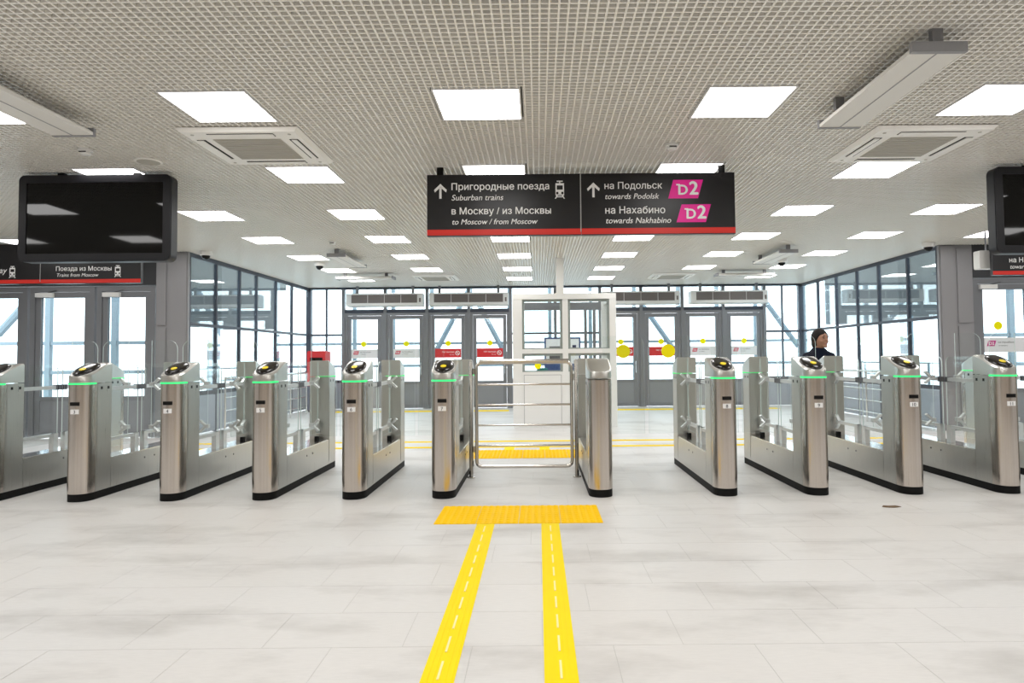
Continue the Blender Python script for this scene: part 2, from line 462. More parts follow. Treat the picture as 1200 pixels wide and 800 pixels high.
def door(x0, x1, Y, top, poster, closer=False, sx=None, zlow=.66, pz=(1.27, 1.50), stz=1.63, handle=True, reveal=.06):
    global dn; dn += 1
    r = empty_struct('door_%d' % dn, ((x0+x1)/2, Y, 0)); w = (x1-x0)/2
    mb = MB().box(-w, -w+reveal, -.05, .06, 0, top).box(w-reveal, w, -.05, .06, 0, top).box(-w+reveal, w-reveal, -.05, .06, top-reveal, top)
    obj('door_frame', mb, 'door_grey', r)
    a = w-reveal-.008
    st = .085
    mb = MB().box(-a, -a+st, -.03, .03, .015, top-reveal-.008).box(a-st, a, -.03, .03, .015, top-reveal-.008).box(-a+st, a-st, -.03, .03, top-reveal-.008-.09, top-reveal-.008)
    mb.box(-a+st, a-st, -.03, .03, zlow-.05, zlow+.02).box(-a+st, a-st, -.03, .03, .015, .10)
    lf = obj('door_leaf', mb, 'door_grey', r)
    obj('kick_panel', box(-a+st, a-st, -.015, .015, .10, zlow-.05), 'door_panel', lf)
    obj('pane', box(-a+st, a-st, -.006, .006, zlow+.02, top-reveal-.098), 'window_glass', lf)
    gx = a-st
    if poster: logo_poster(lf, -gx+.005, gx-.005, pz[0], pz[1], -.008, poster)
    if sx is not None: obj('sticker', disc(.07, -.012, -.008, sx, stz), 'sticker', lf)
    if closer:
        c = obj('door_closer', box(-a+.02, -a+.30, -.09, -.03, top-reveal-.09, top-reveal-.02), 'white_metal', lf)
        obj('closer_arm', MB().tube([(-a+.2, -.06, top-reveal-.02), (-a+.36, -.07, top-reveal+.02)], .009, 6), 'chrome_dark', c)
    if handle:
        obj('handle', MB().tube([(a-st*.5, -.03, .85), (a-st*.5, -.08, .85), (a-st*.5, -.08, 1.15), (a-st*.5, -.03, 1.15)], .011, 8), 'steel_smooth', lf)
    return r
LD = [-4.90, -3.845, -2.79, -1.735, -.68]
for k, (po, sx) in enumerate((('white', -.02), ('white', .0), ('red', .0), ('red', .0))):
    door(LD[k]+.04, LD[k+1]-.04, YB, 2.41, po, sx=sx)
RD = [1.58, 2.617, 3.654, 4.691, 5.728]
for k, (po, sx) in enumerate((('red', .0), ('red', -.02), ('white', .0), ('white', .0))):
    door(RD[k]+.04, RD[k+1]-.04, YB, 2.41, po, sx=sx)
LS = [-9.55, -8.44, -7.33, -6.32]
for k in range(3): door(LS[k]+.02, LS[k+1]-.02, YS+.1, 2.50, None, closer=True, handle=True, reveal=.08)
RS = [7.21, 8.30, 9.38, 10.38]
for k in range(3): door(RS[k]+.02, RS[k+1]-.02, YS+.1, 2.50, 'pink', closer=True, sx=-.10, pz=(1.28, 1.52), stz=1.72, reveal=.08)
# back wall posts, transom glazing, corner glazing and the glazed middle part
bw = empty_struct('window_3', (0, YB, 0))
posts = sorted(set([XL+.02] + LD + [.45] + RD + [XR-.02]))
for x in posts: obj('post', box(x-.038, x+.038, -.07, .07, 0, CEIL+.17), 'mullion' if x in (XL+.02, XR-.02) else 'door_grey', bw)
obj('head_beam', box(XL, XR, -.075, .075, CEIL-.045, CEIL+.17), 'mullion', bw)
GL = [(XL+.02, LD[0]), (LD[-1], .45), (.45, RD[0]), (RD[-1], XR-.02)]
for a, b in zip(posts, posts[1:]):
    if (a, b) in GL: continue
    obj('transom', box(a+.038, b-.038, -.06, .06, 2.412, 2.50), 'mullion', bw)
    obj('pane', box(a+.04, b-.04, -.006, .006, 2.50, CEIL-.045), 'window_glass', bw)
for a, b in GL:
    obj('transom', box(a+.038, b-.038, -.05, .05, 1.84, 1.89), 'mullion', bw)
    obj('transom', box(a+.038, b-.038, -.05, .05, .66, .73), 'mullion', bw)
    obj('sill_panel', box(a+.038, b-.038, -.03, .03, .01, .66), 'sill_panel', bw)
    for z0, z1 in ((.73, 1.84), (1.89, CEIL-.045)): obj('pane', box(a+.04, b-.04, -.006, .006, z0, z1), 'window_glass', bw)
for x in ((XL+LD[0])/2, (XR+RD[-1])/2): obj('mullion', box(x-.018, x+.018, -.04, .04, .73, CEIL-.045), 'mullion', bw)

# ------------------------------------------------------------------ outdoors beyond the glass
struct(obj('ground', MB().box(-60, 60, YB+.1, 80, -.2, -.02).box(-60, XL-.1, YS+.36, YB+.1, -.2, -.02).box(XR+.1, 60, YS+.36, YB+.1, -.2, -.02), 'out_ground'))
def steel_frame(label, loc, rz, xs, top, zs, braces, r=.05):
    t = thing('steel_frame', label, 'steel frame', loc, rz)
    for x in xs: obj('column', box(x-r, x+r, -r, r, -.02, top), 'out_steel', t)
    for z in zs: obj('rail', box(xs[0], xs[-1], -r*.7, r*.7, z-.035, z+.035), 'out_steel', t)
    for (xa, za, xb, zb) in braces: obj('brace', MB().tube([(xa, .0, za), (xb, .0, zb)], .075, 8), 'out_steel', t)
    return t
steel_frame('grey steel frame with diagonal braces outside the rear doors', (0, 19.4, 0), 0,
            [-7.4, -5.2, -4.1, -3.0, -1.9, -.8, .35, 1.5, 2.75, 4.0, 5.1, 6.2, 7.6], 3.6, [.45, 1.05, 1.68, 3.5],
            [(-3.05, 1.15, -1.9, 3.3), (-1.75, 2.95, -.85, 1.2), (2.8, 3.0, 4.0, 1.25), (6.2, 3.2, 7.4, 1.5)])
steel_frame('grey steel frame standing outside the left doors', (0, 13.4, 0), 0, [-12.0, -10.7, -9.6, -8.65, -8.3, -7.55], 4.2, [.5, 1.05, 1.62], [(-10.6, 1.8, -9.0, 3.6), (-11.8, .4, -10.7, 1.6)])
steel_frame('grey steel frame standing outside the right doors', (0, 13.4, 0), 0, [8.15, 8.5, 9.3, 10.4, 11.6], 4.2, [.5, 1.05, 1.62], [(9.4, 3.4, 10.3, 1.7)])
for nm, x0, x1 in (('dark canopy block outside the left window wall', -10.3, -8.3), ('dark canopy block outside the right window wall', 9.5, 11.4)):
    t = thing('canopy', nm, 'canopy', ((x0+x1)/2, 19.5, 0))
    h = (x1-x0)/2
    obj('roof_block', box(-h, h, -1.6, 3, 2.25, 5.2), 'out_dark', t)
    obj('roof_edge', box(-h-.15, h+.15, -1.8, 3.1, 5.2, 5.4), 'out_steel', t)
    for x in (-h+.3, h-.3):
        obj('column', box(x-.12, x+.12, -1.5, -1.26, -.02, 2.25), 'out_steel', t)
for sg, X, nm in ((-1, -7.9, 'left'), (1, 8.8, 'right')):
    t = thing('railing', 'pale outdoor railing beyond the %s window wall' % nm, 'railing', (X, 13.9, 0))
    for z in (.45, .75, 1.05): obj('rail', MB().tube([(0, 0, z), (0, 4.6, z)], .022, 6), 'out_steel', t)
    for y in (0, 1.5, 3, 4.5): obj('post', MB().tube([(0, y, -.02), (0, y, 1.05)], .025, 6), 'out_steel', t)

# ------------------------------------------------------------------ turnstiles
TH, LEN, HW, TL = 1.25, 2.02, .11, .36
def hw(t, B=.13):
    if t >= B: return HW
    return HW*(1-(1-t/B)**2.3)**(1/2.3)
def ztop(t):
    k = min(1, t/.33); k = k*k*(3-2*k)*.35 + k*.65
    return 1.130 + (TH-1.130)*k
TS = [0, .002, .006, .012, .02, .032, .048, .068, .092, .115, .13]
def plan(t1, ts=TS, grow=0.0):
    l = [t for t in ts if t <= t1+1e-6]
    if l[-1] < t1-1e-6: l = l + [t1]
    a = [(-hw(t)-grow*(1 if t > 0 else 0), t-grow*(1-min(1, t/.13))) for t in reversed(l)]; b = [(hw(t)+grow*(1 if t > 0 else 0), t-grow*(1-min(1, t/.13))) for t in l[1:]]
    return a + b
def mir(mb): return mb.xform(Matrix.Diagonal((1, -1, 1, 1)) ).xform(Matrix.Translation((0, LEN, 0)))
def fshell(): return MB().prism(plan(.13), .07, 1.055, 'z')
def tower():
    mb = MB().box(-HW+.0005, HW-.0005, .133, TL, .07, 1.060)
    return mb
def side_plates():
    out = []
    for s in (-1, 1):
        x0, x1 = sorted((s*HW, s*(HW+.0022)))
        out.append(('side_plate', box(x0, x1, .150, TL-.012, .10, .965), 'steel'))
        out.append(('sensor_plate', box(x0, x1, .150, TL-.012, .980, 1.052), 'steel'))
        for t in (.205, .305): out.append(('sensor', box(x0-.001, x1+.001, t-.014, t+.014, 1.006, 1.032), 'black'))
    return out
def head():
    ts = TS + [.15, .17, .19, .21, .23, .25, .27, .30, .33, TL]
    mb = MB(); rows = []
    for t in ts:
        w = max(hw(t), .0006); z = ztop(t); b = len(mb.v)
        e = .012 if w > .02 else w*.4
        mb.v += [(-w, t, 1.070), (-w, t, z-e), (-w+e, t, z), (w-e, t, z), (w, t, z-e), (w, t, 1.070)]; rows.append(b)
    for a, b in zip(rows, rows[1:]):
        for k in range(6): mb.face([a+k, a+(k+1) % 6, b+(k+1) % 6, b+k])
    mb.face([rows[0]+k for k in range(6)]); mb.face([rows[-1]+k for k in reversed(range(6))])
    return mb
def led():
    p = plan(.13, grow=.0025); q = [(x*.9, t+.02) for x, t in p]
    return MB().prism(p, 1.0555, 1.0695, 'z')
ANG = math.atan2(ztop(.28)-ztop(.04), .24)
RMX = Matrix.Translation((0, .158, ztop(.158)+.002)) @ Matrix.Rotation(ANG, 4, 'X')
def reader():
    mb = MB(); n, m = 28, 8; rings = []
    prof = [(1.0, -.022), (1.0, 0), (.985, .007), (.93, .014), (.82, .020), (.64, .024), (.40, .026), (.15, .027)]
    for k, h in prof:
        b = len(mb.v); rings.append(b)
        for i in range(n):
            a = 2*PI*i/n; mb.v.append((.093*k*math.cos(a), .150*k*math.sin(a), h))
    for a, b in zip(rings, rings[1:]):
        for i in range(n): mb.face([a+i, a+(i+1) % n, b+(i+1) % n, b+i])
    mb.face([rings[0]+i for i in reversed(range(n))]); mb.face([rings[-1]+i for i in range(n)])
    return mb.xform(RMX)
def spot():
    mb = MB(); n = 16
    mb.prism([(.027*math.cos(2*PI*i/n), -.052+.030*math.sin(2*PI*i/n)) for i in range(n)], .018, .0285, 'z')
    return mb.xform(RMX)
def collar():
    mb = MB(); n = 28; path = []
    for i in range(n):
        a = 2*PI*i/n; path.append((.095*math.cos(a), .153*math.sin(a), -.004))
    return mb.tube(path, .005, 6, True).xform(RMX)
PROTO = []     # (key, name, mesh, parent key)
def P(key, name, mb, material, parent=None, smooth=None): PROTO.append((key, name, mb.mesh(name, material, smooth), parent))
P('plinth', 'plinth', MB().prism([(x*.985, t+.004) for x, t in plan(.13)][::-1] + [(x*.985, LEN-t-.004) for x, t in plan(.13)], 0, .068, 'z'), 'black_matte', None, 40)
P('base', 'base_cabinet', MB().box(-HW, HW, TL+.003, LEN-TL-.003, .07, .345), 'steel')
P('base_top', 'cabinet_lid', box(-HW+.006, HW-.006, TL+.01, LEN-TL-.01, .345, .352), 'steel_smooth', 'base')
for s in (-1, 1):
    for yy in (.92, 1.10): P('lock', 'lock', MB().lathe([(.009, 0), (.009, .004)], 10, (yy, .27), 'z').xform(Matrix(((0, 0, s, s*HW), (1, 0, 0, 0), (0, 1, 0, 0), (0, 0, 0, 1)))), 'chrome_dark', 'base')
for end in (0, 1):
    f = (lambda mb: mb) if end == 0 else mir
    P('shell%d' % end, 'front_shell' if end == 0 else 'rear_shell', f(fshell()), 'steel_front_reflections', None, 40)
    P('tower%d' % end, 'tower', f(tower()), 'steel')
    for nm, mb, mk in side_plates(): P(nm, nm, f(mb), mk, 'tower%d' % end)
    P('head%d' % end, 'head', f(head()), 'steel_satin', None, 30)
    P('led%d' % end, 'led_strip', f(led()), 'led', None, 40)
P('reader', 'card_reader', reader(), 'reader', None, 40)
P('spot', 'yellow_spot', spot(), 'yellow_spot', 'reader')
P('collar', 'reader_rim', collar(), 'white_metal', 'reader', 60)
P('display', 'display', box(-.041, .041, -.0035, .04, .865, .898), 'black')
P('label', 'number_label', box(-.036, .036, -.003, .03, .790, .832), 'white_label')
# glass barriers parked between the towers, arms and claws
for a, b, c in ((TL+.05, 1.01-.035, 'tr'), (1.01+.035, LEN-TL-.05, 'tl')):
    P('glass', 'glass_pane', MB().mat('glass').prism(rounded(a, b, .43, 1.235, .07, {c}), -.005, .005, 'x', side='glass_edge'), None)
arm = MB()
for s, t0, t1 in ((1, TL+.10, 1.01-.06), (-1, LEN-TL-.10, 1.01+.06)):
    arm.box(-.017, .017, min(t0, t1), max(t0, t1), .980, 1.016)
    arm.prism([(t0+s*.02, .985), (t0+s*.02, 1.012), (t0-s*.060, 1.066), (t0-s*.074, 1.048)], -.015, .015, 'x')
    arm.prism([(t0+s*.02, .985), (t0+s*.02, 1.012), (t0-s*.074, .950), (t0-s*.060, .930)], -.015, .015, 'x')
P('arm', 'upper_arm', arm, 'arm')
hg = MB()
for t in (.94, .975, 1.01, 1.045, 1.08): hg.box(-.022, .022, t-.012, t+.012, .972, 1.024)
hg.box(-.015, .015, .945, 1.075, .988, 1.008)
P('hinge', 'hinge', hg, 'chrome_dark', 'arm')
for s, t0, t1 in ((1, TL+.10, 1.01-.05), (-1, LEN-TL-.10, 1.01+.05)):
    mb = MB().box(-.02, .02, min(t0, t1), max(t0, t1), .492, .524)
    mb.box(-.024, .024, min(t1, t1-s*.07), max(t1, t1-s*.07), .352, .524)
    mb.prism([(t0+s*.02, .492), (t0+s*.02, .524), (t0-s*.060, .586), (t0-s*.074, .568)], -.017, .017, 'x')
    mb.prism([(t0+s*.02, .492), (t0+s*.02, .524), (t0-s*.074, .446), (t0-s*.060, .426)], -.017, .017, 'x')
    P('bracket', 'lower_bracket', mb, 'arm')
    mb = MB().box(-.02, .02, t0-s*.02-.025, t0-s*.02+.025, .352, .395)
    P('stop', 'buffer', mb, 'black_matte')
PLAIN_SKIP = {'reader', 'spot', 'collar', 'display', 'label', 'led0', 'led1'}
TY = 6.19
def leaf(side, width, ztop_=1.48, circle=False, zb=.46):
    """swing leaf of clear glass, in the lane beside a turnstile; side +1 right, -1 left"""
    x0, x1 = sorted((side*(HW+.012), side*(HW+.012+width)))
    c = {'tr'} if side > 0 else {'tl'}
    return MB().mat('glass').prism(rounded(x0, x1, zb, ztop_, .09, c), 1.005, 1.015, 'y', side='glass_edge')
def turnstile(X, label, number=None, leaves=(), plain=False, flip=False):
    t = thing('turnstile', label, 'turnstile', (X, TY if not flip else TY+LEN, 0), PI if flip else 0, 'turnstiles in the gate row')
    made = {}
    for key, name, me, par in PROTO:
        if plain and key in PLAIN_SKIP: continue
        made[key] = link(name, me, made[par] if par else t)
    if number:
        c = text_mesh(number, 'text_dark', size=.042, bold=.0008)
        wd = max(v.co.x for v in c.vertices)
        link('number', c, made['label'], (-wd/2, -.0036, .796))
    for side, width, circ in leaves:
        lf = obj('glass_leaf', leaf(side, width), None, t)
        for z in (.575, 1.02):
            x_ = lambda d: side*(HW+d)
            cl = MB().box(*sorted((x_(0), x_(.035))), .985, 1.035, z-.02, z+.02)
            cl.prism([(x_(.02), z+.004), (x_(.03), z-.012), (x_(.10), z+.052), (x_(.085), z+.066)], .990, 1.030, 'y')
            cl.prism([(x_(.02), z-.004), (x_(.03), z+.012), (x_(.10), z-.052), (x_(.085), z-.066)], .990, 1.030, 'y')
            obj('leaf_claw', cl, 'arm', lf)
        if circ:
            obj('sticker', disc(.072, .998, 1.004, side*(HW+.012+width*.5), 1.32), 'sticker_bright', lf)
    return t
LX = [-5.03, -4.19, -3.35, -2.51, -1.69, -.87]
RX = [.565, 1.705, 2.535, 3.395, 4.275, 5.15]
names = ['leftmost steel turnstile, cut off by the left edge of the photo',
         'steel turnstile numbered 3, on the far left of the gate row',
         'steel turnstile numbered 4, second of the numbered ones from the left',
         'steel turnstile numbered 5, in the middle of the left bank',
         'steel turnstile numbered 6, second to the left of the barred gate',
         'steel turnstile numbered 7, directly left of the barred gate']
N1 = .27
for k in range(6):
    lv = []
    if k < 5: lv.append((1, N1, False))
    if k > 0: lv.append((-1, N1, False))
    turnstile(LX[k], names[k], str(k+2) if k else None, lv)
turnstile(RX[0], 'steel turnstile without card reader, directly right of the barred gate', None, [(-1, .43, True)], plain=True, flip=True)
rn = ['steel turnstile numbered 8, right of the wide lane with yellow dots',
      'steel turnstile numbered 9, its front before the woman in navy',
      'steel turnstile numbered 10, second from the right with visible front',
      'steel turnstile numbered 11, last full one on the right',
      'rightmost steel turnstile, cut off by the right edge of the photo']
for k in range(5):
    lv = [] if k == 2 else [(-1, .42 if k == 0 else N1, k == 0)]
    if k < 4: lv.append((1, N1, False))
    turnstile(RX[k+1], rn[k], str(8+k) if k < 4 else None, lv)

# ------------------------------------------------------------------ barred gate between two posts
GY = 7.27
g = thing('swing_gate', 'steel tube gate with horizontal bars closing the middle passage', 'gate', (-.15, GY, 0))
gx0, gx1, gz0, gz1, gr = -.505, .505, .115, 1.215, .06
loop = []
for cx, cz, a0 in ((gx1-gr, gz1-gr, 0), (gx0+gr, gz1-gr, .5*PI), (gx0+gr, gz0+gr, PI), (gx1-gr, gz0+gr, 1.5*PI)):
    for i in range(7): a = a0+.5*PI*i/6; loop.append((cx+gr*math.cos(a), 0, cz+gr*math.sin(a)))
obj('frame', MB().tube(loop, .019, 10, True), 'gate_steel', g, 60)
for z in (.335, .55, .765, .98): obj('bar', MB().tube([(gx0+.01, 0, z), (gx1-.01, 0, z)], .0105, 8), 'gate_steel', g, 60)
obj('hand_rail', MB().tube([(gx0+.03, -.005, gz1+.012), (gx1-.03, -.005, gz1+.012)], .022, 10), 'gate_steel', g, 60)
for z in (.30, 1.12): obj('hinge', box(gx0-.037, gx0-.012, -.018, .018, z-.03, z+.03), 'post_dark', g)
obj('latch', box(gx1+.005, gx1+.024, -.016, .016, 1.02, 1.09), 'post_dark', g)
for x, nm in ((-.715, 'left'), (.403, 'right')):
    t = thing('gate_post', 'slim steel post on the %s of the barred gate' % nm, 'post', (x, GY, 0))
    obj('pole', MB().lathe([(.021, 0), (.021, 1.225), (.018, 1.23)], 14), 'post_dark', t, 50)
    obj('base_plate', MB().lathe([(.045, 0), (.045, .008), (.026, .014)], 16), 'post_dark', t, 40)
    obj('finial', MB().ellipsoid((0, 0, 1.23), (.021, .021, .012), 12, 6), 'post_dark', t, 60)

# ------------------------------------------------------------------ tactile paving
def tactile_block(label, x0, x1, y0, y1, nx, ny, dn_):
    t = thing('tactile_block', label, 'tactile paving', ((x0+x1)/2, (y0+y1)/2, 0))
    w, d = (x1-x0)/nx, (y1-y0)/ny
    mb = MB().prism([(-w/2+.002, -d/2+.002), (w/2-.002, -d/2+.002), (w/2-.002, d/2-.002), (-w/2+.002, d/2-.002)], 0, .004)
    for i in range(dn_):
        for j in range(dn_):
            cx, cy = -w/2+w*(i+.5)/dn_, -d/2+d*(j+.5)/dn_
            mb.lathe([(.019, .004), (.015, .0085), (.010, .0095)], 8, (cx, cy))
    me = mb.mesh('tile', 'tactile')
    for i in range(nx):
        for j in range(ny): link('tile', me, t, (x0+w*(i+.5)-(x0+x1)/2, y0+d*(j+.5)-(y0+y1)/2, 0))
tactile_block('studded yellow tactile block on the floor in front of the gate', -.81, .49, 5.26, 5.88, 4, 2, 6)
tactile_block('studded yellow tactile block on the floor behind the gate', -1.08, .66, 8.62, 9.38, 6, 2, 6)
def strip(label, x0, x1, y0, y1, along, ln):
    t = thing('tactile_strip', label, 'tactile strip', ((x0+x1)/2, (y0+y1)/2, 0))
    L_, Wd = (y1-y0, x1-x0) if along == 'y' else (x1-x0, y1-y0)
    n = max(1, round(L_/ln)); l = L_/n
    h = l/2-.001
    mb = MB().prism([(-Wd/2, -h-.001), (Wd/2, -h-.001), (Wd/2, h+.001), (-Wd/2, h+.001)], 0, .0025)
    for c in (-.36, -.18, .18, .36): mb.box(c*Wd-Wd*.06, c*Wd+Wd*.06, -h-.001, h+.001, .0025, .0045)
    me = mb.mesh('segment', 'tactile_line')
    rme = MB().box(-Wd*.035, Wd*.035, -l*.16, l*.16, .0025, .0055).mesh('centre_rib', 'tactile_highlight')
    for i in range(n):
        u = -L_/2+l*(i+.5)
        sg = link('segment', me, t, (0, u, 0) if along == 'y' else (u, 0, 0), None if along == 'y' else (0, 0, PI/2))
        if along == 'y' and L_ > 1: [link('centre_rib', rme, sg, (0, q_*l, 0)) for q_ in (-.30, .20)]
strip('left yellow guiding strip on the foreground floor', -.475, -.34, 1.2, 5.25, 'y', .5)
strip('right yellow guiding strip on the foreground floor', .015, .15, 1.2, 5.25, 'y', .5)
strip('nearer yellow guiding strip running across the hall behind the turnstiles', -5.2, 6.0, 9.66, 9.80, 'x', .5)
strip('farther yellow guiding strip running across the hall behind the turnstiles', -5.2, 6.0, 10.30, 10.44, 'x', .5)
strip('short left yellow strip joining the block behind the gate', -.475, -.34, 9.385, 9.655, 'y', .3)
strip('short right yellow strip joining the block behind the gate', .015, .15, 9.385, 9.655, 'y', .3)
strip('yellow warning strip along the rear doors, left of the white booth', -4.9, -.7, 16.1, 16.5, 'x', .5)
strip('yellow warning strip along the rear doors, right of the white booth', 1.6, 5.7, 16.1, 16.5, 'x', .5)

# ------------------------------------------------------------------ white staff booth
bx0, bx1, by0, by1, bz = -.45, 1.42, 12.3, 14.0, 2.38
b = thing('staff_booth', 'white framed glazed staff booth in the middle of the hall', 'booth', (0, 0, 0))
def bpart(n, m, *a): return obj(n, box(*a), m, b)
for x in (bx0, .45, bx1-.12):
    w = .17 if x == bx0 else (.10 if x == .45 else .12)
    bpart('post', 'booth', x, x+w, by0, by0+.08, 0, bz)
for x in (bx0, bx1-.12): bpart('post', 'booth', x, x+.12, by1-.08, by1, 0, bz)
bpart('top_rail', 'booth', bx0, bx1, by0-.005, by0+.085, bz-.07, bz+.03)
bpart('middle_rail', 'booth', bx0+.17, bx1-.12, by0+.005, by0+.075, 1.33, 1.41)
for x0, x1 in ((bx0+.17, .45), (.55, bx1-.12)):
    bpart('lower_panel', 'booth', x0, x1, by0+.01, by0+.07, 0, 1.0)
    p = bpart('inset_panel', 'booth', x0+.035, x1-.035, by0+.004, by0+.01, .06, .94)
    fr = MB()
    for q in ((x0+.027, x0+.035, .052, .948), (x1-.035, x1-.027, .052, .948), (x0+.035, x1-.035, .052, .06), (x0+.035, x1-.035, .94, .948)): fr.box(q[0], q[1], by0+.007, by0+.0098, q[2], q[3])
    obj('groove', fr, 'booth_line', p)
    for z0, z1 in ((1.0, 1.33), (1.41, bz-.07)):
        gk = MB(); gw = .045
        for q in ((x0, x0+gw, z0, z1), (x1-gw, x1, z0, z1), (x0+gw, x1-gw, z1-gw, z1), (x0+gw, x1-gw, z0, z0+gw*.5)): gk.box(q[0], q[1], by0+.05, by0+.085, q[2], q[3])
        obj('inner_frame', gk, 'inner_grey', b)
    bpart('pane', 'glass', x0+.005, x1-.005, by0+.035, by0+.045, 1.0, 1.33)
    bpart('pane', 'glass', x0+.005, x1-.005, by0+.035, by0+.045, 1.41, bz-.07)
for x in (bx0, bx1-.07):
    bpart('side_panel', 'booth', x, x+.07, by0+.08, by1-.08, 0, 1.0)
    bpart('side_rail', 'booth', x, x+.07, by0+.08, by1-.08, bz-.07, bz+.03)
    bpart('side_rail', 'booth', x, x+.07, by0+.08, by1-.08, 1.33, 1.41)
    bpart('pane', 'glass', x+.03, x+.04, by0+.08, by1-.08, 1.0, 1.33)
    bpart('pane', 'glass', x+.03, x+.04, by0+.08, by1-.08, 1.41, bz-.07)
bpart('back_rail', 'door_grey', bx0+.12, bx1-.12, by1-.07, by1-.01, bz-.16, bz)
bpart('back_panel', 'booth', bx0+.12, bx1-.12, by1-.06, by1-.02, 0, .95)
for x in (.50, .98, 1.16): bpart('back_mullion', 'door_grey', x-.03, x+.03, by1-.07, by1-.01, .95, bz-.16)
bpart('pane', 'glass', bx0+.12, bx1-.12, by1-.045, by1-.035, .95, bz-.16)
bpart('counter', 'booth', bx0+.07, bx1-.07, by0+.09, by0+.45, .96, .995)
obj('sticker', disc(.06, by0+.028, by0+.034, .0, 1.11), 'sticker', b)
t = thing('white_column', 'slim white square column rising from the booth top to the ceiling', 'column', (.41, 12.34, bz+.03))
obj('shaft', box(-.065, .065, -.04, .06, 0, CEIL-bz-.03), 'booth', t)
obj('base_plate', box(-.085, .085, -.042, .075, 0, .012), 'booth', t)
t = thing('desk_organizer', 'small teal desk item on the booth counter', 'desk item', (.08, by0+.22, .995))
obj('tray', MB().prism(rounded(-.10, .10, 0, .07, .02, {'tl', 'tr'}), -.07, .07, 'y'), 'teal', t)
obj('divider', box(-.005, .005, -.065, .065, .07, .10), 'teal', t)
# info board behind the booth
t = thing('information_board', 'blue framed information board standing behind the white booth', 'board', (.60, 16.6, 0))
obj('frame', box(-.44, .44, -.02, .02, .72, 1.74), 'blue', t)
obj('sheet', box(-.40, .40, -.028, -.02, 1.10, 1.70), 'poster_white', t)
obj('picture', box(-.32, -.02, -.032, -.028, 1.22, 1.52), 'chrome_dark', t)
obj('picture', box(.10, .19, -.032, -.028, 1.32, 1.55), 'navy', t)
obj('picture', box(.24, .33, -.032, -.028, 1.32, 1.55), 'navy', t)
for x in (-.36, .36):
    obj('leg', box(x-.025, x+.025, -.02, .02, 0, .72), 'door_grey', t); obj('foot', box(x-.03, x+.03, -.2, .2, 0, .03), 'door_grey', t)

# red and navy terminal by the left corner
t = thing('ticket_terminal', 'red and navy free-standing terminal by the left window corner', 'terminal', (-5.32, 16.6, 0))
obj('cabinet', MB().prism(rounded(-.22, .22, .04, .62, .03, set()), -.2, .2, 'y'), 'navy', t)
obj('upper_cabinet', MB().prism(rounded(-.22, .22, .62, 1.46, .04, {'tl', 'tr'}), -.2, .2, 'y'), 'poster_red', t)
obj('screen', box(-.15, .15, -.206, -.2, .95, 1.3), 'tv_screen', t)
obj('plinth', box(-.2, .2, -.18, .18, 0, .04), 'black_matte', t)

# interior handrails along the side glazing
for X, nm, y1 in ((-5.35, 'left', 15.8), (6.2, 'right', 16.6)):
    t = thing('handrail', 'stainless handrail standing along the %s window wall' % nm, 'railing', (X, 11.7, 0))
    L_ = y1-11.7
    for z, r in ((.95, .021), (.62, .011), (.40, .011), (.18, .011)): obj('rail', MB().tube([(0, 0, z), (0, L_, z)], r, 8), 'steel_smooth', t, 60)
    n = 4
    for i in range(n+1):
        y = L_*i/n; obj('post', MB().tube([(0, y, 0), (0, y, .95)], .018, 8), 'steel_smooth', t, 60)

# ------------------------------------------------------------------ ceiling lights
rim = MB()
q = .298
for a in ((-q, q, -q, -q+.012), (-q, q, q-.012, q), (-q, -q+.012, -q+.012, q-.012), (q-.012, q, -q+.012, q-.012)): rim.box(a[0], a[1], a[2], a[3], -.002, .05)
rim.box(-q+.012, q-.012, -q+.012, q-.012, .045, .05)
rim_me = rim.mesh('rim', 'rim')
dif_me = bpy.data.meshes.new('diffuser'); dq = q-.012
dif_me.from_pydata([(-dq, -dq, .003), (-dq, dq, .003), (dq, dq, .003), (dq, -dq, .003)], [], [(0, 1, 2, 3)]); dif_me.update(); dif_me.materials.append(M['diffuser'])
ordw = ['first', 'second', 'third', 'fourth', 'fifth', 'sixth', 'seventh']
colw = {0: 'far left beyond the television', 1: 'just left of the bay', 2: 'first column from the left in the bay', 3: 'second column of the bay',
        4: 'third column, over the gate', 5: 'fourth column of the bay', 6: 'fifth column of the bay', 7: 'last column of the bay', 8: 'just right of the bay', 9: 'far right beyond the television'}
for x, y, ri, ci in LIGHTS:
    if ri < 3:  # nearest rows are out of view, added to light the foreground floor
        t = thing('ceiling_light', 'square white ceiling light panel added overhead, out of view, to light the near floor', 'ceiling light', (x, y, CEIL), 0, 'unseen ceiling lights added over the near floor')
    else:
        t = thing('ceiling_light', 'square ceiling light, %s row from the front, %s' % (ordw[ri-3], colw[ci]), 'ceiling light', (x, y, CEIL), 0, 'ceiling light panels')
    link('rim', rim_me, t); link('diffuser', dif_me, t)

